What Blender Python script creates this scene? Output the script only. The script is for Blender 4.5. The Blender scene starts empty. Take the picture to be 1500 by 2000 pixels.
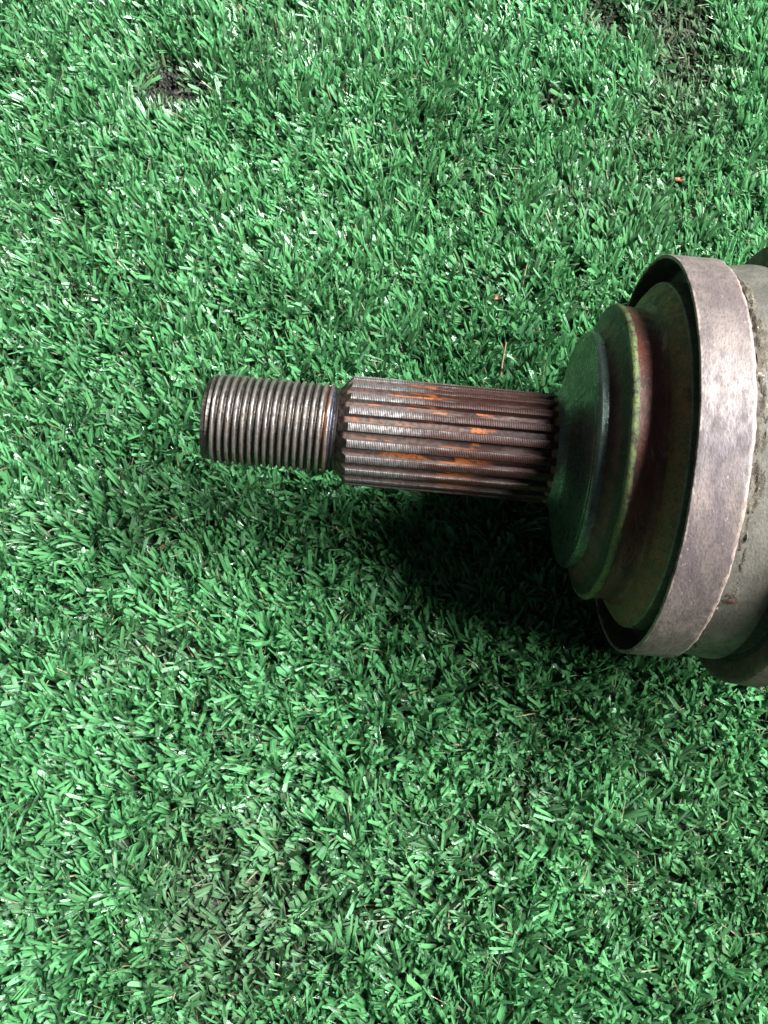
import bpy, bmesh, math, random
import numpy as np
from mathutils import Matrix, Vector, noise

MM = 0.001
scene = bpy.context.scene
col = scene.collection
rng = np.random.default_rng(11)
random.seed(5)

# ------------------------------------------------------------------ camera
# world: X runs along the stub axle, Z is up, the axle axis lies AX above the turf backing
AX = 57.0                       # mm
F_PX = 1900.0                   # focal length for a 1500 x 2000 frame
PXM = 0.1267                    # mm per pixel at the axle's depth
DEPTH = F_PX * PXM
tilt = math.atan2(0.0904, 0.9959)
ny = 0.330
nx = -ny * math.tan(tilt)
nz = math.sqrt(1 - nx * nx - ny * ny)
n = np.array([nx, ny, nz])                                   # straight down, in camera axes (x right, y down, z forward)
dax = np.array([math.cos(tilt), math.sin(tilt), 0.0])        # axle direction in camera axes
yw = np.cross(-n, dax)
W = np.array([dax, yw, -n])                                  # rows: world X, Y, Z in camera axes
c0 = np.array([0.0, (846.6 - 1000) * PXM, DEPTH])
CAM = np.array([0, 0, AX]) - W @ c0                          # mm


def ground_at(px, py, z=0.0):
    """pixel of the 1500 x 2000 photograph -> point on the level plane z (mm), used to measure the place"""
    ray = W @ np.array([(px - 750) / F_PX, (py - 1000) / F_PX, 1.0])
    t = (z - CAM[2]) / ray[2]
    return CAM + t * ray


cam_data = bpy.data.cameras.new("camera")
cam = bpy.data.objects.new("camera", cam_data)
col.objects.link(cam)
right, up, back = W[:, 0], -W[:, 1], -W[:, 2]
R = Matrix([[right[i], up[i], back[i]] for i in range(3)]).to_4x4()
cam.matrix_world = Matrix.Translation(Vector(CAM * MM)) @ R
cam_data.sensor_width = 36.0
cam_data.sensor_fit = 'AUTO'
cam_data.lens = 36.0 * F_PX / 2000.0
cam_data.clip_start = 0.005
cam_data.clip_end = 50.0
scene.camera = cam

# ------------------------------------------------------------------ light
# a sheltered spot lit softly from two sides: no direct sun, the rest of the surroundings dim
world = bpy.data.worlds.new("World")
scene.world = world
world.use_nodes = True
bg = world.node_tree.nodes["Background"]
bg.inputs[0].default_value = (0.80, 0.95, 1.0, 1)
bg.inputs[1].default_value = 0.042


def soft_lamp(name, az, el, dist, size, power, color):
    """a round soft lamp looking at the axle; az from +X towards +Y"""
    az, el = math.radians(az), math.radians(el)
    d = Vector((math.cos(el) * math.cos(az), math.cos(el) * math.sin(az), math.sin(el)))
    la = bpy.data.lights.new(name, 'AREA')
    la.shape = 'DISK'
    la.size = size
    la.energy = power
    la.color = color
    o = bpy.data.objects.new(name, la)
    col.objects.link(o)
    o.location = d * dist
    o.rotation_euler = d.to_track_quat('Z', 'Y').to_euler()


soft_lamp("soft_lamp", 20, 53, 2.2, 0.75, 118, (0.97, 1.0, 1.0))
soft_lamp("soft_lamp_low", -13, 46, 2.2, 0.72, 58, (1.0, 0.985, 0.96))

vs = scene.view_settings
vs.view_transform = 'Standard'
vs.look = 'None'
vs.gamma = 1.0
vs.use_curve_mapping = False
vs.exposure = 1.04


# ------------------------------------------------------------------ node helpers
class NT:
    def __init__(self, name):
        self.m = bpy.data.materials.new(name)
        self.m.use_nodes = True
        self.t = self.m.node_tree
        self.b = self.t.nodes["Principled BSDF"]
        self.out = self.t.nodes["Material Output"]

    def n(self, kind, **kw):
        nd = self.t.nodes.new(kind)
        for k, v in kw.items():
            setattr(nd, k, v)
        return nd

    def link(self, a, b):
        self.t.links.new(a, b)

    def put(self, sock, v):
        if hasattr(v, "is_linked"):
            self.link(v, sock)
        elif isinstance(v, (tuple, list)) and len(v) == 3 and sock.type == 'RGBA':
            sock.default_value = (*v, 1)
        else:
            sock.default_value = v

    def coord(self, which="Object", scale=(1, 1, 1)):
        tc = self.n("ShaderNodeTexCoord")
        mp = self.n("ShaderNodeMapping")
        mp.inputs["Scale"].default_value = scale
        self.link(tc.outputs[which], mp.inputs["Vector"])
        return mp.outputs[0]

    def noise(self, vec, scale, detail=4, rough=0.55, w=None, dist=0.0):
        nd = self.n("ShaderNodeTexNoise")
        nd.inputs["Scale"].default_value = scale
        nd.inputs["Detail"].default_value = detail
        nd.inputs["Roughness"].default_value = rough
        nd.inputs["Distortion"].default_value = dist
        self.link(vec, nd.inputs["Vector"])
        return nd.outputs["Fac"]

    def ramp(self, fac, a, b, lo=0.0, hi=1.0):
        nd = self.n("ShaderNodeMapRange", clamp=True)
        nd.interpolation_type = 'SMOOTHSTEP'
        self.put(nd.inputs["Value"], fac)
        nd.inputs["From Min"].default_value = a
        nd.inputs["From Max"].default_value = b
        nd.inputs["To Min"].default_value = lo
        nd.inputs["To Max"].default_value = hi
        return nd.outputs[0]

    def mix(self, fac, a, b):
        nd = self.n("ShaderNodeMix", data_type='RGBA')
        self.put(nd.inputs[0], fac)
        self.put(nd.inputs[6], a)
        self.put(nd.inputs[7], b)
        return nd.outputs[2]

    def mth(self, op, a, b=0.0):
        nd = self.n("ShaderNodeMath", operation=op)
        self.put(nd.inputs[0], a)
        self.put(nd.inputs[1], b)
        return nd.outputs[0]

    def bump(self, h, strength, dist):
        nd = self.n("ShaderNodeBump")
        nd.inputs["Strength"].default_value = strength
        nd.inputs["Distance"].default_value = dist
        self.link(h, nd.inputs["Height"])
        self.link(nd.outputs[0], self.b.inputs["Normal"])
        return nd

    def sep(self, vec):
        nd = self.n("ShaderNodeSeparateXYZ")
        self.link(vec, nd.inputs[0])
        return nd.outputs


def xmask(t, x, a, b, soft):
    """1 between a and b along the axle (metres)"""
    return t.mth('MULTIPLY', t.ramp(x, a - soft, a + soft), t.ramp(x, b - soft, b + soft, 1, 0))


def cyl_coord(t, kx=1.0, ka=1.0):
    """coordinates that follow the axle: x, and the angle times a radius, so streaks can run along or around it"""
    tc = t.n("ShaderNodeTexCoord")
    return t.coord("Object", (kx, ka, ka))


# ------------------------------------------------------------------ metal materials
def steel_thread_mat():
    t = NT("worn_thread_steel")
    v = t.coord()
    x = t.sep(v)[0]
    n1 = t.noise(v, 420, 5, 0.65)
    n2 = t.noise(v, 1500, 3, 0.6)
    xs = t.sep(v)
    r = t.mth('SQRT', t.mth('ADD', t.mth('MULTIPLY', xs[1], xs[1]), t.mth('MULTIPLY', xs[2], xs[2])))
    worn = t.ramp(t.mth('ADD', r, t.mth('MULTIPLY', n1, 0.0007)), 0.01085, 0.01122)      # rubbed crests
    c = t.mix(t.ramp(n2, 0.40, 0.66), (0.075, 0.065, 0.057), (0.036, 0.030, 0.027))
    c = t.mix(worn, c, t.mix(t.ramp(n1, 0.42, 0.68), (0.215, 0.195, 0.18), (0.12, 0.098, 0.083)))
    wob = t.mth('ADD', x, t.mth('MULTIPLY', t.noise(v, 160, 2), 0.003))
    c = t.mix(t.mth('MULTIPLY', xmask(t, wob, -0.0133, -0.0119, 0.0004), 0.4), c, (0.30, 0.15, 0.09))
    c = t.mix(t.mth('MULTIPLY', xmask(t, wob, -0.0117, -0.0106, 0.0004), 0.45), c, (0.05, 0.055, 0.11))
    t.put(t.b.inputs["Base Color"], c)
    t.b.inputs["Metallic"].default_value = 0.85
    t.put(t.b.inputs["Roughness"], t.ramp(n1, 0.3, 0.75, 0.33, 0.62))
    t.bump(t.mth('ADD', n2, n1), 0.5, 0.00012)
    return t.m


def neck_mat():
    t = NT("dark_neck_steel")
    v = t.coord()
    x = t.sep(v)[0]
    n1 = t.noise(v, 300, 4)
    c = t.mix(t.ramp(n1, 0.4, 0.65), (0.07, 0.065, 0.06), (0.03, 0.026, 0.022))
    wob = t.mth('ADD', x, t.mth('MULTIPLY', n1, 0.0006))
    c = t.mix(xmask(t, wob, -0.0140, -0.0118, 0.0003), c, (0.030, 0.032, 0.050))
    t.put(t.b.inputs["Base Color"], c)
    t.b.inputs["Metallic"].default_value = 0.7
    t.b.inputs["Roughness"].default_value = 0.38
    t.bump(n1, 0.3, 0.0001)
    return t.m


def spline_core_mat():
    t = NT("rusted_spline_valley")
    v = t.coord()
    x = t.sep(v)[0]
    vs_ = t.coord("Object", (0.30, 1, 1))
    n1 = t.noise(v, 900, 5, 0.65)
    st = t.noise(vs_, 330, 3, 0.5, dist=0.3)
    st2 = t.noise(t.coord("Object", (0.12, 1, 1)), 520, 4, 0.6)
    c = t.mix(t.ramp(n1, 0.38, 0.66), (0.075, 0.050, 0.042), (0.034, 0.021, 0.017))
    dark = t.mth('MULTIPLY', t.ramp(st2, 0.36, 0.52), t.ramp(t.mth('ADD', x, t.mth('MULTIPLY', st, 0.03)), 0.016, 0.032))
    c = t.mix(dark, c, (0.014, 0.005, 0.004))  # dark red-brown coat, with the hub's shadow painted in towards the collar
    org = t.mth('MULTIPLY', t.mth('MULTIPLY', t.ramp(st, 0.50, 0.56), t.ramp(n1, 0.40, 0.54, 0.15, 1.0)), xmask(t, x, -0.0075, 0.024, 0.006))
    oc = t.mix(t.ramp(n1, 0.42, 0.62), (0.38, 0.11, 0.018), (0.18, 0.05, 0.012))
    c = t.mix(org, c, oc)
    t.put(t.b.inputs["Base Color"], c)
    t.b.inputs["Metallic"].default_value = 0.15
    t.b.inputs["Specular IOR Level"].default_value = 0.3
    t.put(t.b.inputs["Roughness"], t.ramp(n1, 0.3, 0.7, 0.45, 0.75))
    t.bump(n1, 0.6, 0.00018)
    return t.m


def spline_tooth_mat():
    t = NT("ribbed_spline_tooth")
    v = t.coord()
    xs = t.sep(v)
    x = xs[0]
    r = t.mth('SQRT', t.mth('ADD', t.mth('MULTIPLY', xs[1], xs[1]), t.mth('MULTIPLY', xs[2], xs[2])))
    n1 = t.noise(v, 900, 5, 0.65)
    st = t.noise(t.coord("Object", (0.12, 1, 1)), 480, 4, 0.6)
    pat = t.noise(t.coord("Object", (0.3, 1, 1)), 210, 3, 0.6)
    crest = t.ramp(t.mth('ADD', r, t.mth('MULTIPLY', n1, 0.0003)), 0.0133, 0.0136)
    flank = t.mix(t.ramp(n1, 0.36, 0.66), (0.075, 0.053, 0.047), (0.028, 0.019, 0.016))
    steel = t.mix(t.ramp(n1, 0.40, 0.66), (0.125, 0.118, 0.118), (0.058, 0.047, 0.042))
    c = t.mix(crest, flank, steel)
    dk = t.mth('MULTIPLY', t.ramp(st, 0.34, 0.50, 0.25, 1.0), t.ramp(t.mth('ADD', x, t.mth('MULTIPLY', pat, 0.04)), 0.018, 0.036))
    c = t.mix(dk, c, (0.022, 0.007, 0.005))  # near-black rust tone growing towards the hub, its shadow on the teeth painted in
    org = t.mth('MULTIPLY', t.ramp(pat, 0.57, 0.64), xmask(t, x, -0.006, 0.020, 0.006))
    org = t.mth('MULTIPLY', org, t.ramp(r, 0.01315, 0.01335, 1, 0))
    c = t.mix(t.mth('MULTIPLY', org, 0.45), c, (0.26, 0.085, 0.025))
    t.put(t.b.inputs["Base Color"], c)
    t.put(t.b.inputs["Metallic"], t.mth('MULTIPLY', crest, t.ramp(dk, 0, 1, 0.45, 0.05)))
    t.put(t.b.inputs["Roughness"], t.ramp(n1, 0.3, 0.7, 0.40, 0.66))
    t.b.inputs["Specular IOR Level"].default_value = 0.28
    wv = t.n("ShaderNodeTexWave", wave_type='BANDS', bands_direction='X', wave_profile='SIN')
    wv.inputs["Scale"].default_value = 2 * math.pi / (20 * 0.00041)
    wv.inputs["Distortion"].default_value = 0.15
    t.link(v, wv.inputs["Vector"])
    h = t.mth('ADD', t.mth('MULTIPLY', t.mth('MULTIPLY', wv.outputs["Fac"], crest), 1.4), n1)
    t.bump(h, 0.5, 0.00016)
    return t.m


def coated(name, base, alt, scale=120, rust=None, rust_lo=0.55, rust_hi=0.66, rust_scale=90, rough=(0.35, 0.6),
           metal=0.2, bump=0.25, spec=0.5, speck=None, stretch=(1, 1, 1), speck_scale=700, speck_lo=0.66, turned=0.0, grime=0.45, wrap=None, edges=None):
    """paint, oxide and dirt over metal: two tones, oxide patches, light flecks, fine dark grime, optional lathe marks"""
    t = NT(name)
    v = t.coord("Object", stretch)
    if wrap:                                   # streaks that run round the turned part (radius, stretch)
        xs = t.sep(t.coord())
        ang = t.mth('MULTIPLY', t.mth('ARCTAN2', xs[1], xs[2]), wrap[0] * wrap[1])
        cb = t.n("ShaderNodeCombineXYZ")
        t.link(xs[0], cb.inputs[0]); t.link(ang, cb.inputs[1])
        v = cb.outputs[0]
    n1 = t.noise(v, scale, 8, 0.66)
    n2 = t.noise(v, scale * 5, 5, 0.68)
    n3 = t.noise(v, 2300, 3, 0.6)
    c = t.mix(t.ramp(n1, 0.36, 0.64), base, alt)
    if rust:
        nr = t.noise(v, rust_scale, 7, 0.74, dist=0.5)
        c = t.mix(t.ramp(nr, rust_lo, rust_hi), c, rust)
    if speck:
        ns = t.noise(v, speck_scale, 4, 0.72)
        c = t.mix(t.ramp(ns, speck_lo, speck_lo + 0.06), c, speck)
    if edges:                                  # paint rubbed thin along the rims
        xe = t.mth('ADD', t.sep(t.coord())[0], t.mth('MULTIPLY', t.mth('SUBTRACT', n2, 0.5), 0.004))
        for e0, e1, ec in edges:
            c = t.mix(t.mth('MULTIPLY', xmask(t, xe, e0 * MM, e1 * MM, 0.0003), 0.85), c, ec)
    c = t.mix(t.ramp(n2, 0.44, 0.70, 0.0, grime), c, tuple(q * 0.22 for q in base))
    c = t.mix(t.ramp(n3, 0.46, 0.74, 0.0, grime), c, tuple(q * 0.3 for q in alt))
    t.put(t.b.inputs["Base Color"], c)
    t.b.inputs["Metallic"].default_value = metal
    t.b.inputs["Specular IOR Level"].default_value = spec
    t.put(t.b.inputs["Roughness"], t.mth('ADD', t.ramp(n1, 0.3, 0.7, rough[0], rough[1]), t.ramp(n2, 0.35, 0.7, -0.06, 0.16)))
    h = t.mth('ADD', t.mth('ADD', n2, n1), t.mth('MULTIPLY', n3, 0.45))
    if turned:
        xs = t.sep(t.coord())
        r = t.mth('SQRT', t.mth('ADD', t.mth('MULTIPLY', xs[1], xs[1]), t.mth('MULTIPLY', xs[2], xs[2])))
        cb = t.n("ShaderNodeCombineXYZ")
        t.link(r, cb.inputs[0]); t.link(xs[0], cb.inputs[1])
        h = t.mth('ADD', h, t.mth('MULTIPLY', t.noise(cb.outputs[0], 1500, 3, 0.6), turned))
    t.bump(h, bump, 0.0004)
    return t.m


M = {}
M['thread'] = steel_thread_mat()
M['neck'] = neck_mat()
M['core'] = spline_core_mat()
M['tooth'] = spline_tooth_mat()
M['collar'] = coated("rust_orange_collar", (0.16, 0.075, 0.026), (0.07, 0.05, 0.027), 300, speck=(0.02, 0.02, 0.014), metal=0.1, bump=0.5)
M['face'] = coated("dark_green_grey_face", (0.110, 0.145, 0.125), (0.062, 0.090, 0.076), 130, rough=(0.18, 0.36), metal=0.75,
                   bump=0.16, speck=(0.2, 0.26, 0.2), speck_lo=0.73, turned=1.6)
M['step'] = coated("dark_red_brown_step", (0.095, 0.034, 0.024), (0.042, 0.022, 0.016), 260, rough=(0.34, 0.6), metal=0.15,
                   speck=(0.13, 0.085, 0.06), speck_lo=0.65, bump=0.5, turned=1.2)
M['step_green'] = coated("dark_green_step_edge", (0.026, 0.040, 0.031), (0.018, 0.022, 0.016), 260, rough=(0.34, 0.55), metal=0.3, rust=(0.05, 0.022, 0.014), bump=0.5, turned=1.0, speck=(0.10, 0.12, 0.08), speck_lo=0.67)
M['ridge'] = coated("yellow_green_ridge", (0.15, 0.18, 0.058), (0.09, 0.125, 0.055), 420, rust=(0.045, 0.028, 0.018), rust_lo=0.50,
                    rust_hi=0.58, rust_scale=330, rough=(0.45, 0.65), metal=0.1, bump=0.6)
M['rustband'] = coated("dark_rust_band", (0.150, 0.042, 0.025), (0.062, 0.024, 0.016), 170, rust=(0.24, 0.13, 0.105), rust_lo=0.56,
                       rust_hi=0.70, rust_scale=210, rough=(0.32, 0.55), metal=0.1, speck=(0.30, 0.22, 0.17), speck_lo=0.675, bump=0.75, wrap=(0.036, 0.5))
M['flange'] = coated("brown_olive_flange", (0.210, 0.095, 0.038), (0.115, 0.098, 0.050), 230, rust=(0.035, 0.018, 0.011), rough=(0.4, 0.65),
                     metal=0.1, speck=(0.24, 0.22, 0.15), speck_lo=0.655, bump=0.7)
M['flange_edge'] = coated("green_flange_edge", (0.16, 0.19, 0.12), (0.09, 0.11, 0.075), 260, rough=(0.4, 0.55), metal=0.3)
M['ring'] = coated("purple_brown_ring", (0.150, 0.118, 0.107), (0.074, 0.057, 0.056), 95, rust=(0.055, 0.040, 0.048), rust_lo=0.52, rust_hi=0.72,
                   rust_scale=42, rough=(0.46, 0.66), metal=0.15, bump=0.42, speck=(0.32, 0.265, 0.24), speck_lo=0.645, wrap=(0.0484, 0.45),
                   speck_scale=620, grime=0.6, turned=0.15, edges=[(61.0, 62.5, (0.25, 0.20, 0.175)), (72.9, 74.5, (0.25, 0.19, 0.165))])
M['ring_in'] = coated("dull_inner_wall", (0.10, 0.085, 0.083), (0.05, 0.042, 0.042), 150, rough=(0.5, 0.7), metal=0.1)
M['housing'] = coated("grey_housing", (0.150, 0.138, 0.118), (0.075, 0.069, 0.057), 110, rust=(0.085, 0.078, 0.062), rust_lo=0.50, rust_hi=0.66,
                      rust_scale=90, rough=(0.40, 0.62), metal=0.2, bump=0.4, speck=(0.38, 0.35, 0.31), speck_lo=0.66, wrap=(0.047, 0.6))
M['crust'] = coated("caked_dirt", (0.115, 0.100, 0.078), (0.055, 0.048, 0.038), 420, rough=(0.85, 0.95), metal=0.0, bump=0.9, spec=0.15,
                    speck=(0.36, 0.31, 0.26), speck_lo=0.60, speck_scale=520)
M['seal'] = coated("black_seal_recess", (0.022, 0.022, 0.020), (0.013, 0.013, 0.012), 160, rough=(0.55, 0.75), metal=0.0)
M['clamp'] = coated("grey_brown_clamp", (0.13, 0.098, 0.08), (0.06, 0.05, 0.042), 140, rough=(0.5, 0.7), metal=0.15, bump=0.5,
                    speck=(0.32, 0.26, 0.21), speck_lo=0.66)
M['boot'] = coated("dusty_black_boot", (0.03, 0.029, 0.027), (0.06, 0.055, 0.047), 120, rough=(0.55, 0.75), metal=0.0)


# ------------------------------------------------------------------ mesh helpers
def mesh_obj(name, verts, faces, mats, parent=None, loc=(0, 0, 0), smooth=True, sharp=None, mat_idx=None):
    me = bpy.data.meshes.new(name)
    me.from_pydata([tuple(v) for v in verts], [], faces)
    if not isinstance(mats, (list, tuple)):
        mats = [mats]
    for m in mats:
        me.materials.append(m)
    if mat_idx is not None:
        me.polygons.foreach_set("material_index", mat_idx)
    if smooth:
        me.polygons.foreach_set("use_smooth", [True] * len(me.polygons))
        if sharp:
            me.set_sharp_from_angle(angle=math.radians(sharp))
    me.validate()
    me.update()
    o = bpy.data.objects.new(name, me)
    col.objects.link(o)
    if parent is not None:
        o.parent = parent
    o.location = loc
    return o


def rounded(pts, rad, steps=4):
    """round the inner corners of a profile polyline"""
    out = [pts[0]]
    for i in range(1, len(pts) - 1):
        p0, p1, p2 = (Vector(p[:2]) for p in pts[i - 1:i + 2])
        rr = pts[i][2] if len(pts[i]) > 2 else rad
        a, b = p0 - p1, p2 - p1
        k = min(rr, a.length * 0.45, b.length * 0.45)
        if k < 1e-4:
            out.append(tuple(p1))
            continue
        q0, q2 = p1 + a.normalized() * k, p1 + b.normalized() * k
        for j in range(steps + 1):
            u = j / steps
            q = q0.lerp(p1, u).lerp(p1.lerp(q2, u), u)
            out.append((q.x, q.y))
    out.append(pts[-1])
    return [(p[0], p[1]) for p in out]


def lathe(name, prof, mat, parent, seg=160, rad=0.3, wob=0.0, wob_scale=0.06, cap=False, closed=False, sharp=40, loc=None, ragged=None):
    """turn a profile of (x, r) in mm about the X axis"""
    prof = rounded(prof, rad)
    # keep the spans short so that unevenness can show
    fine = [prof[0]]
    for a, b in zip(prof, prof[1:]):
        L = math.dist(a, b)
        k = max(1, int(L / 1.6))
        for j in range(1, k + 1):
            fine.append((a[0] + (b[0] - a[0]) * j / k, a[1] + (b[1] - a[1]) * j / k))
    prof = fine
    V, F = [], []
    for (x, r) in prof:
        for j in range(seg):
            a = 2 * math.pi * j / seg
            rr, xx = r, x
            if wob:
                p = Vector((x * wob_scale, math.cos(a) * 3, math.sin(a) * 3))
                rr = r + wob * noise.noise(p * 1.3)
                xx = x + wob * 0.8 * noise.noise(p * 1.7 + Vector((7, 3, 1)))
            if ragged and x > ragged:
                p = Vector((0, math.cos(a) * 14, math.sin(a) * 14))
                q = noise.noise(p) + 0.6 * noise.noise(p * 2.7)
                xx += 0.24 * q
                rr += 0.12 * noise.noise(p * 1.9)
            V.append((xx * MM, rr * math.sin(a) * MM, rr * math.cos(a) * MM))
    m = len(prof)
    for i in range(m - 1 + (1 if closed else 0)):
        i2 = (i + 1) % m
        for j in range(seg):
            j2 = (j + 1) % seg
            F.append((i * seg + j, i2 * seg + j, i2 * seg + j2, i * seg + j2))
    if cap:
        F.append(tuple(range(seg)))
        F.append(tuple(reversed(range((m - 1) * seg, m * seg))))
    return mesh_obj(name, V, F, mat, parent, loc if loc is not None else (0, 0, 0), True, sharp)


def tag(o, label=None, cat=None, group=None, kind=None):
    if label: o["label"] = label
    if cat: o["category"] = cat
    if group: o["group"] = group
    if kind: o["kind"] = kind
    return o


# ------------------------------------------------------------------ ground
def backing_mat():
    t = NT("turf_backing")
    v = t.coord()
    n1 = t.noise(v, 220, 6, 0.65)
    n2 = t.noise(v, 30, 3, 0.6)
    c = t.mix(t.ramp(n1, 0.4, 0.65), (0.022, 0.040, 0.026), (0.050, 0.050, 0.042))
    c = t.mix(t.ramp(n2, 0.5, 0.7, 0, 0.6), c, (0.05, 0.04, 0.034))
    t.put(t.b.inputs["Base Color"], c)
    t.b.inputs["Roughness"].default_value = 0.85
    t.bump(n1, 0.8, 0.001)
    return t.m


G = 3.0
gv = [(-G, -G, 0), (G, -G, 0), (G, G, 0), (-G, G, 0)]
ground = mesh_obj("ground", gv, [(0, 1, 2, 3)], backing_mat(), smooth=False)
tag(ground, kind="structure")


# ------------------------------------------------------------------ artificial turf
def turf_mat():
    t = NT("plastic_turf")
    at = t.n("ShaderNodeAttribute", attribute_name="tint")
    at.attribute_type = 'GEOMETRY'
    uv = t.n("ShaderNodeUVMap", uv_map="UVMap")
    s = t.sep(uv.outputs[0])
    # fine lengthwise ribs of the extruded strips
    rib = t.mth('SINE', t.mth('MULTIPLY', s[0], 22.0))
    v = t.coord()
    n1 = t.noise(v, 900, 2, 0.5)
    c = t.mix(t.ramp(n1, 0.35, 0.7, 0.0, 0.25), at.outputs["Color"], (0.09, 0.20, 0.10))
    t.put(t.b.inputs["Base Color"], c)
    clean = at.outputs["Alpha"]                # soil dulls the plastic
    t.put(t.b.inputs["Roughness"], t.mth('ADD', t.ramp(n1, 0.3, 0.7, 0.10, 0.30), t.ramp(clean, 0.3, 0.95, 0.45, 0.0)))
    t.put(t.b.inputs["Specular IOR Level"], t.ramp(clean, 0.2, 0.9, 0.2, 0.95))
    bn = t.bump(t.mth('ADD', rib, t.mth('MULTIPLY', n1, 3.0)), 0.35, 0.00012)
    tr = t.n("ShaderNodeBsdfTranslucent")
    t.link(c, tr.inputs["Color"])
    mx = t.n("ShaderNodeMixShader")
    mx.inputs[0].default_value = 0.34
    t.link(t.b.outputs[0], mx.inputs[1])
    t.link(tr.outputs[0], mx.inputs[2])
    t.link(mx.outputs[0], t.out.inputs["Surface"])
    return t.m


# soiled places, measured off the photograph: (px, py, radius mm, strength, crushed)
SOIL = [(335, 180, 12, 1.3, 1), (1195, 38, 10, 1.2, 1), (1330, 60, 16, 1.0, 0.7), (1345, 135, 16, 0.9, 0.6), (1095, 208, 7, 1.0, 0.9),
        (1230, 210, 6, 0.5, 0.5), (1225, 320, 8, 0.5, 0.2), (1330, 240, 20, 0.5, 0.2), (1270, 420, 20, 0.25, 0.1), (120, 580, 6, 0.5, 0.3),
        (318, 1068, 6, 0.7, 0.6), (450, 1770, 24, 0.7, 0.5), (620, 1800, 20, 0.4, 0.3), (740, 1830, 6, 0.8, 0.8), (350, 1290, 9, 0.5, 0.4),
        (230, 1300, 9, 0.4, 0.4), (1030, 1530, 10, 0.4, 0.3), (1280, 1480, 12, 0.35, 0.3), (770, 1550, 7, 0.4, 0.5), (590, 1555, 8, 0.35, 0.5),
        (975, 575, 5, 0.8, 0.7), (1120, 430, 8, 0.35, 0.4), (480, 1450, 9, 0.3, 0.3), (300, 940, 6, 0.4, 0.5), (30, 1060, 7, 0.4, 0.4),
        (560, 90, 18, 0.2, 0), (860, 1720, 22, 0.25, 0.2), (1350, 1700, 24, 0.2, 0.2), (100, 1700, 16, 0.2, 0.3), (960, 350, 10, 0.3, 0.3)]
SOILW = [(ground_at(a, b, 4.0), r, s, c) for a, b, r, s, c in SOIL]

X0, X1, Y0, Y1 = -192.0, 200.0, -245.0, 292.0


def fbm2(x, y, scale, seed):
    out = np.empty(len(x))
    for i in range(len(x)):
        out[i] = noise.noise((x[i] * scale + seed, y[i] * scale - seed, seed * 0.37))
    return out


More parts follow.
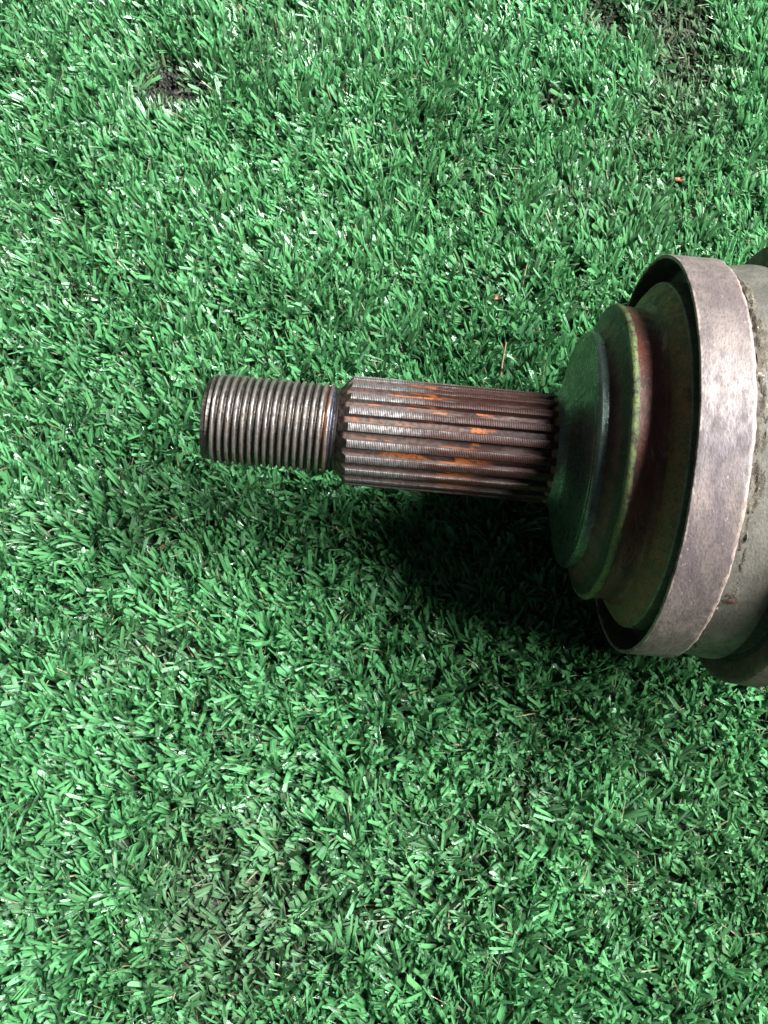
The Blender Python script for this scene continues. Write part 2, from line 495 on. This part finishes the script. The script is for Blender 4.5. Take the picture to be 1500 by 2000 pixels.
def build_turf():
    PITCH_X, PITCH_Y = 3.9, 4.2
    gx = np.arange(X0, X1, PITCH_X)
    gy = np.arange(Y0, Y1, PITCH_Y)
    tx, ty = np.meshgrid(gx, gy, indexing="ij")
    tx = tx.ravel() + rng.normal(0, 0.9, tx.size)
    ty = ty.ravel() + rng.normal(0, 0.9, ty.size)
    # the stitched rows run slightly askew to the axle
    a = math.radians(9)
    tx, ty = tx * math.cos(a) - ty * math.sin(a), tx * math.sin(a) + ty * math.cos(a)
    f1 = fbm2(tx, ty, 0.030, 3.1)
    f2 = fbm2(tx, ty, 0.030, 8.7)
    f3 = fbm2(tx, ty, 0.09, 5.3)
    f4 = fbm2(tx, ty, 0.016, 12.3)
    soil = np.zeros(len(tx)); crush = np.zeros(len(tx))
    for (p, r, s, c) in SOILW:
        d = np.hypot(tx - p[0], ty - p[1]) / r * (1 + 0.5 * f3)
        w = np.clip(1.35 - d, 0, 1)
        soil = np.maximum(soil, s * w)
        crush = np.maximum(crush, c * w)
    SUB, PER = 3, 5            # strips leave each stitch in three fans of a few parallel strips
    nt = len(tx)
    NB = nt * SUB
    N = NB * PER
    rep = lambda arr: np.repeat(arr, SUB * PER)
    b_az = np.repeat(rng.uniform(0, 2 * math.pi, nt), SUB) + np.tile(np.arange(SUB) * 2 * math.pi / SUB, nt) + rng.normal(0, 0.45, NB)
    nap_x = -0.20 + 0.45 * np.repeat(f1, SUB)
    nap_y = 0.14 + 0.45 * np.repeat(f2, SUB)
    sp = np.clip(rng.normal(0.38, 0.22, NB), 0.03, 1.0)
    blx = nap_x + sp * np.cos(b_az)
    bly = nap_y + sp * np.sin(b_az)
    baz = np.arctan2(bly, blx)
    b_tw = baz + math.pi / 2 + rng.normal(0, 0.45, NB)          # how the fan's flat side is turned
    slot = np.tile(np.arange(PER) - (PER - 1) / 2, NB) + rng.normal(0, 0.22, N)
    R_ = lambda arr: np.repeat(arr, PER)
    fan = R_(np.abs(rng.normal(0.10, 0.06, NB)))
    lx = R_(blx) + slot * fan * np.cos(R_(b_tw)) + rng.normal(0, 0.075, N)
    ly = R_(bly) + slot * fan * np.sin(R_(b_tw)) + rng.normal(0, 0.075, N)
    stray = rng.random(N) < 0.10
    lx = np.where(stray, lx + rng.normal(0, 0.5, N), lx); ly = np.where(stray, ly + rng.normal(0, 0.5, N), ly)
    cr = rep(crush)
    lx = lx * (1 + 1.5 * cr); ly = ly * (1 + 1.5 * cr)
    L = (R_(rng.normal(11.3, 1.3, NB)) + rng.normal(0, 0.8, N)) * (1 - 0.60 * cr) * (1 + 0.12 * rep(f3))
    L = np.clip(L, 3.0, 15.5)
    bx = rep(tx) + R_(rng.normal(0, 0.5, NB)) + slot * 0.24 * np.cos(R_(b_tw))
    by = rep(ty) + R_(rng.normal(0, 0.5, NB)) + slot * 0.24 * np.sin(R_(b_tw))
    # the axle presses the pile down where it rests
    under = (bx > 74) & (np.abs(by) < 24)
    L = np.where(under, np.minimum(L, 3.2 + 0.011 * by * by), L)
    wdt = np.clip(rng.normal(0.88, 0.30, N), 0.3, 1.7)
    hair = rng.random(N) < 0.15
    wdt = np.where(hair, rng.uniform(0.18, 0.42, N), wdt)
    bend = R_(rng.normal(0.28, 0.30, NB)) + rng.normal(0, 0.15, N)
    bend = np.where(hair, rng.normal(0.9, 0.8, N), bend)
    kink = rng.random(N) < 0.05
    # blade frame
    lean = np.hypot(lx, ly) + 1e-6
    th0 = np.arctan(lean) * 0.75
    th1 = np.clip(np.arctan(lean) * 1.15 + bend, -0.4, 1.75)
    th1 = np.where(kink, np.clip(th1 + 1.0, 0, 2.3), th1)
    az = np.arctan2(ly, lx)
    # ribbon width direction: mostly across the lean, twisted a little
    tw = R_(b_tw) + rng.normal(0, 0.28, N)
    tw1 = tw + rng.normal(0, 0.45, N)
    NS = 3
    COLS = 3
    side = np.zeros((N, NS + 1, 3))
    cen = np.zeros((N, NS + 1, 3))
    px_, pz_ = np.zeros(N), np.zeros(N)
    for k in range(NS + 1):
        u = k / NS
        th = th0 + (th1 - th0) * u ** 1.4
        if k > 0:
            um = (k - 0.5) / NS
            thm = th0 + (th1 - th0) * um ** 1.4
            px_ = px_ + np.sin(thm) * L / NS
            pz_ = pz_ + np.cos(thm) * L / NS
        cen[:, k, 0] = bx + px_ * np.cos(az)
        cen[:, k, 1] = by + px_ * np.sin(az)
        cen[:, k, 2] = np.maximum(pz_, 0.25)
        T = np.stack([np.sin(th) * np.cos(az), np.sin(th) * np.sin(az), np.cos(th)], 1)
        t_ = tw + (tw1 - tw) * u
        S = np.stack([np.cos(t_), np.sin(t_), np.zeros(N)], 1)
        S = S - T * (S * T).sum(1, keepdims=True)
        S /= np.linalg.norm(S, axis=1, keepdims=True) + 1e-9
        side[:, k] = S
        if k == NS:
            Ttip = T
    V = np.zeros((N, NS + 1, COLS, 3))
    fold = rng.normal(0.0, 0.27, N)
    for k in range(NS + 1):
        wk = wdt * (0.72 + 0.28 * min(1, k / 1.5)) * (0.93 if k == NS else 1.0)
        if k < NS:
            Tn = cen[:, k + 1] - cen[:, k]
            Tn /= np.linalg.norm(Tn, axis=1, keepdims=True)
        Nn = np.cross(Tn, side[:, k])
        for c in range(COLS):
            o = c - 1
            V[:, k, c] = cen[:, k] + side[:, k] * (o * wk / 2)[:, None] + Nn * ((1 - abs(o)) * fold * wk)[:, None]
    # cut tips: slanted and a little frayed
    sl = rng.normal(0, 0.8, N); mid = rng.normal(0.05, 0.25, N)
    for c in range(COLS):
        o = c - 1
        V[:, NS, c] += Ttip * (o * sl * wdt * 0.6 + (1 - abs(o)) * mid * wdt)[:, None]
    V[..., 2] = np.maximum(V[..., 2], 0.15)
    verts = (V.reshape(-1, 3) * MM).astype(np.float32)
    base = (np.arange(N) * (NS + 1) * COLS)[:, None]
    q = []
    for k in range(NS):
        for c in range(COLS - 1):
            i0 = k * COLS + c
            q.append([i0, i0 + 1, i0 + COLS + 1, i0 + COLS])
    q = np.array(q)
    faces = (base[:, :, None] + q[None]).reshape(-1, 4).astype(np.int32)
    nf = len(faces)
    me = bpy.data.meshes.new("turf_blades")
    me.vertices.add(len(verts)); me.vertices.foreach_set("co", verts.ravel())
    me.loops.add(nf * 4); me.loops.foreach_set("vertex_index", faces.ravel())
    me.polygons.add(nf)
    me.polygons.foreach_set("loop_start", np.arange(0, nf * 4, 4, dtype=np.int32))
    me.polygons.foreach_set("use_smooth", np.ones(nf, dtype=bool))
    uvl = me.uv_layers.new(name="UVMap")
    cu = np.tile(np.array([0, .5, 1.0]), (NS + 1))
    cv = np.repeat(np.linspace(0, 1, NS + 1), COLS)
    uvv = np.stack([np.tile(cu, N), np.tile(cv, N)], 1)
    uvl.data.foreach_set("uv", uvv[faces.ravel()].astype(np.float32).ravel())
    # plastic colour of each strip, with the soil rubbed into it
    g = rng.normal(0, 1, N)
    colr = np.stack([0.080 + 0.019 * g, 0.262 + 0.052 * g, 0.098 + 0.022 * g], 1)
    yel = np.clip(rng.normal(0.0, 0.5, N) + 0.5 * rep(f4), 0, 1)[:, None] * 0.35
    colr = colr * (1 - yel) + np.array([0.085, 0.19, 0.055]) * yel
    pale = (rng.random(N) < 0.10)[:, None] * 0.45
    colr = colr * (1 - pale) + np.array([0.20, 0.36, 0.24]) * pale
    so = np.clip(rep(soil) * rng.uniform(0.5, 1.25, N) + (rng.random(N) < 0.03) * 0.5 + 0.10 * np.clip(rep(f4), 0, 1), 0, 0.97)[:, None]
    earth = np.array([0.040, 0.034, 0.024]) * rng.uniform(0.4, 1.8, N)[:, None]
    colr = colr * (1 - so) + earth * so
    hr = hair[:, None] * 0.35
    colr = colr * (1 - hr) + np.array([0.14, 0.20, 0.10]) * hr
    tan = (hair & (rng.random(N) < 0.35))[:, None] * 0.8
    colr = colr * (1 - tan) + np.array([0.26, 0.21, 0.13]) * tan
    colr = np.clip(colr, 0.004, 0.6)
    ca = me.color_attributes.new("tint", 'FLOAT_COLOR', 'POINT')
    c4 = np.concatenate([np.repeat(colr, (NS + 1) * COLS, axis=0), np.repeat(1 - so, (NS + 1) * COLS, axis=0)], 1).astype(np.float32)
    ca.data.foreach_set("color", c4.ravel())
    me.update(calc_edges=True)
    me.materials.append(turf_mat())
    o = bpy.data.objects.new("artificial_turf", me)
    col.objects.link(o)
    tag(o, "short green plastic turf under the axle, soiled in places", "turf", kind="stuff")
    return o


build_turf()


def build_crumbs():
    """loose soil between the strips"""
    m = coated("dark_soil", (0.034, 0.029, 0.025), (0.015, 0.013, 0.012), 500, rough=(0.6, 0.9), metal=0, bump=0.8, speck=(0.16, 0.13, 0.11), speck_lo=0.66)
    ico = bmesh.new()
    bmesh.ops.create_icosphere(ico, subdivisions=1, radius=1.0)
    iv = np.array([v.co[:] for v in ico.verts]); fi = np.array([[v.index for v in f.verts] for f in ico.faces]); ico.free()
    V, F = [], []
    cnt = 0
    spots = []
    for (p, r, s, c) in SOILW:
        for _ in range(int(r * r * s * (0.25 + c) * 4.0)):
            a, q = rng.uniform(0, 6.283), r * 1.1 * math.sqrt(rng.random())
            spots.append((p[0] + q * math.cos(a), p[1] + q * math.sin(a), rng.uniform(0.2, 0.62) * (1.8 if rng.random() < 0.12 else 1.0), rng.uniform(0.2, 1.5 + 3.6 * c)))
    for _ in range(7000):
        spots.append((rng.uniform(-170, 175), rng.uniform(-230, 270), rng.uniform(0.25, 0.8), rng.uniform(0.2, 1.2)))
    for (x, y, s, z) in spots:
        j = iv * rng.uniform(0.6, 1.3, (len(iv), 1)) * s * rng.uniform(0.6, 1.2, (1, 3))
        V.append(j + np.array([x, y, z])); F.append(fi + cnt); cnt += len(iv)
    V = np.concatenate(V) * MM; F = np.concatenate(F)
    o = mesh_obj("soil_crumbs", V.tolist(), F.tolist(), m, smooth=False)
    tag(o, "dark soil crumbs lodged between the green turf strips", "soil", kind="stuff")


build_crumbs()

# ------------------------------------------------------------------ the axle
axle = bpy.data.objects.new("axle_joint", None)
axle.empty_display_size = 0.02
col.objects.link(axle)
axle.location = (85 * MM, 0, 4 * MM)
tag(axle, "rusty splined axle joint with threaded end lying on green turf", "axle joint")
OFF = (-85 * MM, 0, (AX - 4) * MM)          # axis origin seen from the Empty


def part(o, label=None):
    o.location = OFF if o.parent == axle else (0, 0, 0)
    if label:
        o["label"] = label
    return o


# threaded end -------------------------------------------------------
TH0, TH1, TR, TP = -43.2, -12.4, 11.05, 1.815
thread_core = part(lathe("threaded_end", [(TH0 - 0.5, 0.01), (TH0 - 0.5, 8.6, 0.2), (TH0 + 1.0, 10.1, 0.2), (TH1, 10.1)], M['thread'], axle, seg=120),
                   "worn steel threaded end")


def build_thread():
    """one helical ridge wound round the core"""
    seg = 120
    turns = (TH1 - TH0) / TP + 0.6
    prof = [(-0.50, 0.0), (-0.44, 0.04), (-0.15, 0.94), (-0.10, 1.0), (0.10, 1.0), (0.15, 0.94), (0.44, 0.04), (0.50, 0.0)]
    root = 10.15
    V, F = [], []
    steps = int(seg * turns)
    for i in range(steps + 1):
        a = 2 * math.pi * i / seg + math.pi
        x = TH0 - 0.3 + TP * i / seg
        for (u, h) in prof:
            xx = x + u * TP
            top = TR
            # rounded lead-in at the tip and fading run-out at the neck
            top = min(top, 9.3 + (xx - TH0 + 0.4) * 1.15) if xx < TH0 + 1.4 else top
            k = min(1.0, max(0.0, (TH1 + 0.5 - xx) / 0.9)) * min(1.0, i / (seg * 0.8))
            r = root + max(0.0, (top - root)) * h * k
            nz_ = noise.noise((xx * 0.9, math.cos(a) * 4, math.sin(a) * 4))
            nz2 = noise.noise((xx * 2.5, math.cos(a) * 14, math.sin(a) * 14))
            if h > 0.5:
                r += 0.06 * nz_ + 0.16 * min(0, nz2 + 0.12)
            V.append((min(xx, TH1 + 0.5) * MM, r * math.sin(a) * MM, r * math.cos(a) * MM))
    m = len(prof)
    for i in range(steps):
        for j in range(m - 1):
            b = i * m + j
            F.append((b, b + m, b + m + 1, b + 1))
    return mesh_obj("thread", V, F, M['thread'], thread_core, smooth=True, sharp=24)


part(build_thread())
part(lathe("neck", [(TH1 - 0.2, 9.9), (TH1 + 0.1, 10.15), (TH1 + 0.9, 10.25), (-11.2, 10.2), (-10.0, 10.4), (-9.4, 11.0)], M['neck'], axle, seg=96),
     "dark heat-tinted neck")

# splined shaft ------------------------------------------------------
SP0, SP1, SR, VR, NT_ = -11.1, 40.2, 13.5, 12.35, 21
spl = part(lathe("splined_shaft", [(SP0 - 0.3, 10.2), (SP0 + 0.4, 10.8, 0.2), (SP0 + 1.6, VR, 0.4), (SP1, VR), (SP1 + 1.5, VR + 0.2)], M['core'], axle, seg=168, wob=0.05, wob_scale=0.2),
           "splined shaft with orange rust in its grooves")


def tooth_mesh():
    half = math.pi / NT_
    # angle across the tooth (fraction of half pitch) -> height 0..1 : flat crest, concave flanks, grooves between
    prof = [(-0.66, -0.03), (-0.61, 0.12), (-0.555, 0.42), (-0.505, 0.74), (-0.46, 0.95), (-0.42, 1.0), (0.0, 1.0),
            (0.42, 1.0), (0.46, 0.95), (0.505, 0.74), (0.555, 0.42), (0.61, 0.12), (0.66, -0.03)]
    xs = [SP0 + 0.2, SP0 + 0.7, SP0 + 1.2, SP0 + 1.7, SP0 + 2.2, SP0 + 2.7, SP0 + 3.3] + list(np.linspace(SP0 + 4.5, SP1 - 3.0, 12)) + [SP1 - 2.0, SP1 - 1.0, SP1, SP1 + 0.8]
    V, F = [], []
    for x in xs:
        lim = 10.6 + (x - SP0) * 1.08          # the turned chamfer at the start
        lim = min(lim, SR) if lim > 12.9 else lim
        end = min(1.0, max(0.0, (SP1 + 0.6 - x) / 2.6))
        for (u, h) in prof:
            r = VR + (SR - VR) * h
            r = min(r, max(lim, 10.5))
            a = u * half
            if end < 1:                         # grooves run out and fill towards the collar
                r = r + (SR - r) * (1 - end) * 0.55
            V.append((x * MM, r * math.sin(a) * MM, r * math.cos(a) * MM))
    m = len(prof)
    for i in range(len(xs) - 1):
        for j in range(m - 1):
            b = i * m + j
            F.append((b, b + m, b + m + 1, b + 1))
    me = bpy.data.meshes.new("spline_tooth")
    me.from_pydata(V, [], F)
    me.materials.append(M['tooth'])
    me.polygons.foreach_set("use_smooth", [True] * len(me.polygons))
    me.set_sharp_from_angle(angle=math.radians(38))
    me.update()
    return me


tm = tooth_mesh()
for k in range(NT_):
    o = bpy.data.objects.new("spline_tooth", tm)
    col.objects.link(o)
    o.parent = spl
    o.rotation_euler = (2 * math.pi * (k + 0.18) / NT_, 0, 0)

part(lathe("rust_collar", [(SP1 - 0.4, 12.9), (SP1 + 0.1, 13.3, 0.2), (SP1 + 1.0, 13.55, 0.4), (SP1 + 1.9, 14.0)], M['collar'], axle, seg=120, wob=0.25, wob_scale=0.8),
     "orange rusty collar where the splines end")

# stepped hub --------------------------------------------------------
face = part(lathe("hub_face", [(40.9, 13.45), (42.0, 14.2, 0.8), (43.1, 15.8, 1.0), (44.2, 18.6, 1.2), (45.1, 22.2, 1.4), (45.8, 25.2, 1.0), (46.25, 26.9, 0.3), (46.5, 27.3, 0.15),
                               (46.35, 27.7, 0.15), (46.55, 28.6, 0.3), (47.2, 29.15, 0.3), (48.8, 29.2)], M['face'], axle, seg=180, rad=0.3, sharp=60),
            "dark green-grey machined face")
part(lathe("hub_step", [(48.7, 29.1), (49.4, 29.4, 0.5), (50.3, 30.6, 0.8), (51.0, 32.4)], M['step'], axle, seg=180, wob=0.06), "dark red-brown step")
part(lathe("step_edge", [(50.98, 32.3), (51.5, 33.8, 0.4), (51.9, 35.2)], M['step_green'], axle, seg=180), "dark green step edge")
part(lathe("hub_ridge", [(51.85, 35.0), (52.1, 35.85, 0.3), (52.6, 36.3, 0.4), (53.2, 36.3, 0.3), (53.6, 36.0)], M['ridge'], axle, seg=360, wob=0.16, wob_scale=0.9, ragged=53.3),
     "speckled yellow-green ridge")
part(lathe("rust_band", [(53.3, 35.95), (54.2, 35.9, 0.5), (58.2, 35.7, 0.8), (59.3, 36.0, 0.6), (60.0, 37.4)], M['rustband'], axle, seg=180, wob=0.10), "glossy dark rust band")
flange = part(lathe("hub_flange", [(59.9, 37.2), (60.5, 38.8, 0.6), (61.4, 40.3, 0.6), (62.6, 41.8)], M['flange'], axle, seg=180, wob=0.08), "brown olive flange")
part(lathe("flange_edge", [(62.6, 41.8), (62.9, 42.2, 0.3), (65.5, 42.5, 0.4), (70.2, 42.4)], M['flange_edge'], axle, seg=180), "dull green flange edge")

# shield ring --------------------------------------------------------
RI0, RI1 = 62.2, 73.6
ring = part(lathe("shield_ring", [(70.5, 47.5), (RI0 + 0.2, 47.55, 0.1), (RI0, 47.9, 0.3), (RI0 + 0.2, 48.45, 0.25), (RI1 - 0.6, 48.55, 0.3), (RI1, 48.3, 0.3), (RI1 + 0.1, 46.4)],
                  M['ring'], axle, seg=360, wob=0.14, wob_scale=0.12, ragged=RI1 - 0.75), "purple-brown mottled shield ring")
inner = part(lathe("ring_recess", [(RI0 + 1.2, 47.46), (70.2, 47.3, 0.8), (70.4, 41.0)], M['ring_in'], axle, seg=160), "dark recess inside the ring")

# housing ------------------------------------------------------------
part(lathe("housing", [(73.2, 46.4), (76.0, 46.9, 1.0), (82.0, 47.9, 1.5), (84.2, 47.9, 0.8), (84.9, 46.8, 0.5), (85.0, 45.0)], M['housing'], axle, seg=200, wob=0.18, wob_scale=0.1),
     "dusty grey housing")


def axle_point(px, py, r):
    """where the sight line through a pixel meets the turned surface of radius r (axle coordinates, mm)"""
    d = W @ np.array([(px - 750) / F_PX, (py - 1000) / F_PX, 1.0])
    o = CAM - np.array([0, 0, AX])
    a_, b_, c_ = d[1] ** 2 + d[2] ** 2, 2 * (o[1] * d[1] + o[2] * d[2]), o[1] ** 2 + o[2] ** 2 - r * r
    return o + d * (-b_ - math.sqrt(b_ * b_ - 4 * a_ * c_)) / (2 * a_)


def build_rust_spot(px, py, r, size):
    p = Vector(axle_point(px, py, r))
    nrm = Vector((0, p.y, p.z)).normalized(); tan = Vector((1, 0, 0)).cross(nrm)
    V, F, S = [tuple((p + nrm * 0.10) * MM)], [], 14
    for q, h in ((0.55, 0.08), (1.0, -0.08)):
        for k in range(S):
            a = 2 * math.pi * k / S
            w = size * q * (1 + 0.25 * noise.noise((math.cos(a), math.sin(a), q)))
            V.append(tuple((p + Vector((1, 0, 0)) * (w * math.cos(a) * 1.3) + tan * (w * math.sin(a) * 0.8) + nrm * h) * MM))
    for k in range(S):
        k2 = (k + 1) % S
        F.append((0, 1 + k, 1 + k2)); F.append((1 + k, 1 + S + k, 1 + S + k2, 1 + k2))
    return mesh_obj("rust_spot", V, F, M['step'], axle)


part(build_rust_spot(1430, 1176, 47.55, 1.0), "small reddish rust spot on the grey housing")


def build_crust():
    seg, rows = 420, 15
    V, F = [], []
    for i in range(rows):
        u = i / (rows - 1)
        for j in range(seg):
            a = 2 * math.pi * j / seg
            P = Vector((u * 2.0, math.cos(a) * 9, math.sin(a) * 9))
            up_ = 0.5 + 0.5 * math.cos(a - 0.15)                      # most of it sits on the upper side
            wid = 3.4 + 1.8 * noise.noise(P * 0.35)
            x = RI1 - 0.3 + u * wid + 0.3 * noise.noise(P * 2.1)
            base_r = 46.35 + (x - 73.2) * 0.185
            bump_ = (0.55 + 0.7 * noise.noise(P * 0.9) + 0.6 * noise.noise(P * 2.3) + 0.5 * noise.noise(P * 5.1))
            env = math.sin(math.pi * min(1, u * 0.85 + 0.15)) ** 0.7
            r = base_r - 0.25 + env * max(-0.3, bump_) * (0.25 + 0.75 * up_) + (up_ - 1) * 0.25
            V.append((x * MM, r * math.sin(a) * MM, r * math.cos(a) * MM))
    for i in range(rows - 1):
        for j in range(seg):
            j2 = (j + 1) % seg
            F.append((i * seg + j, (i + 1) * seg + j, (i + 1) * seg + j2, i * seg + j2))
    return mesh_obj("caked_dirt", V, F, M['crust'], axle, smooth=True, sharp=60)


part(build_crust(), "crumbly grey-brown dirt caked along the ring")
part(lathe("seal_groove", [(84.8, 46.0), (85.4, 45.6), (88.3, 46.2), (88.6, 49.0), (88.2, 52.6)], M['seal'], axle, seg=160), "black recess behind the housing")
clamp = part(lathe("boot_clamp", [(88.3, 48.0), (87.7, 52.2, 0.4), (88.0, 53.2, 0.4), (94.2, 53.7, 0.5), (94.8, 53.1, 0.3), (95.0, 51.5)], M['clamp'], axle, seg=200, wob=0.15),
             "grey-brown clamp band")
part(lathe("rubber_boot", [(94.6, 51.3), (97, 50.9, 1), (99, 52.4, 1), (104, 52.0, 1.5), (109, 46, 1.5), (113, 49, 1.5), (117, 40, 1.5), (121, 43, 1.5), (126, 33, 1.5), (130, 35, 1.5),
                           (135, 25, 1.5), (139, 26, 1), (146, 17, 1), (152, 15.5, 0.5), (156, 15.5, 0.4), (156.3, 13)], M['boot'], axle, seg=160, wob=0.1), "ribbed black rubber boot")
part(lathe("axle_bar", [(150, 12.5), (230, 12.5, 0.5), (230.5, 0.01)], M['neck'], axle, seg=64))


# ------------------------------------------------------------------ small loose things in the turf
def flat_mat(name, c, rough=0.6):
    t = NT(name)
    v = t.coord()
    n1 = t.noise(v, 900, 4)
    t.put(t.b.inputs["Base Color"], t.mix(t.ramp(n1, 0.35, 0.65), c, tuple(q * 0.6 for q in c)))
    t.b.inputs["Roughness"].default_value = rough
    return t.m


def stem(name, pts, r, mat, label, cat):
    pts = [Vector(p) for p in pts]
    V, F = [], []
    S = 6
    for i, p in enumerate(pts):
        d = (pts[min(i + 1, len(pts) - 1)] - pts[max(i - 1, 0)]).normalized()
        u = d.orthogonal().normalized(); w = d.cross(u)
        rr = r * (1 - 0.55 * i / (len(pts) - 1))
        for k in range(S):
            a = 2 * math.pi * k / S
            V.append((p - pts[0] + (u * math.cos(a) + w * math.sin(a)) * rr) * MM)
    for i in range(len(pts) - 1):
        for k in range(S):
            F.append((i * S + k, i * S + (k + 1) % S, (i + 1) * S + (k + 1) % S, (i + 1) * S + k))
    F.append(tuple(reversed(range(S)))); F.append(tuple(range((len(pts) - 1) * S, len(pts) * S)))
    o = mesh_obj(name, V, F, mat, loc=pts[0] * MM)
    return tag(o, label, cat)


a0, a1, a2 = ground_at(975, 745, 7.5), ground_at(981, 710, 9.5), ground_at(989, 668, 11.5)
stem("dry_stem", [a0, (a0 + a1) / 2 + np.array([0.2, 0, 0.2]), a1, (a1 + a2) / 2, a2], 0.42, flat_mat("straw", (0.20, 0.13, 0.065)),
     "thin tan dry stem standing in the turf above the splined shaft", "stem")
b0, b1, b2 = ground_at(1020, 560, 8), ground_at(1024, 540, 10), ground_at(1030, 515, 10.5)
stem("dry_stem", [b0, b1, b2], 0.3, flat_mat("pale_straw", (0.17, 0.13, 0.08)), "short pale dry stem in the turf between shaft and ring rim", "stem")


def flake(px, py, z, size, c, label):
    p = ground_at(px, py, z)
    bm = bmesh.new()
    bmesh.ops.create_icosphere(bm, subdivisions=2, radius=1)
    for v in bm.verts:
        k = 1 + 0.5 * noise.noise(v.co * 2.1 + Vector((px, py, 0)))
        v.co = Vector((v.co.x * size * k * 0.6, v.co.y * size * k * 1.3, v.co.z * size * 0.35 * k)) * MM
    me = bpy.data.meshes.new("leaf_fragment")
    bm.to_mesh(me); bm.free()
    me.materials.append(flat_mat("leaf_brown", c))
    o = bpy.data.objects.new("leaf_fragment", me)
    col.objects.link(o)
    o.location = Vector(p) * MM
    o.rotation_euler = (0.3, 0.4, random.uniform(0, 3))
    tag(o, label, "leaf fragment")


flake(1327, 350, 9, 1.7, (0.26, 0.085, 0.03), "orange-brown leaf fragment in the turf above the shield ring")
flake(970, 580, 7, 2.0, (0.16, 0.075, 0.035), "brown leaf fragment in the turf above the splined shaft")
flake(322, 1066, 7, 1.8, (0.20, 0.10, 0.05), "brown leaf fragment in the turf below left of the threaded end")
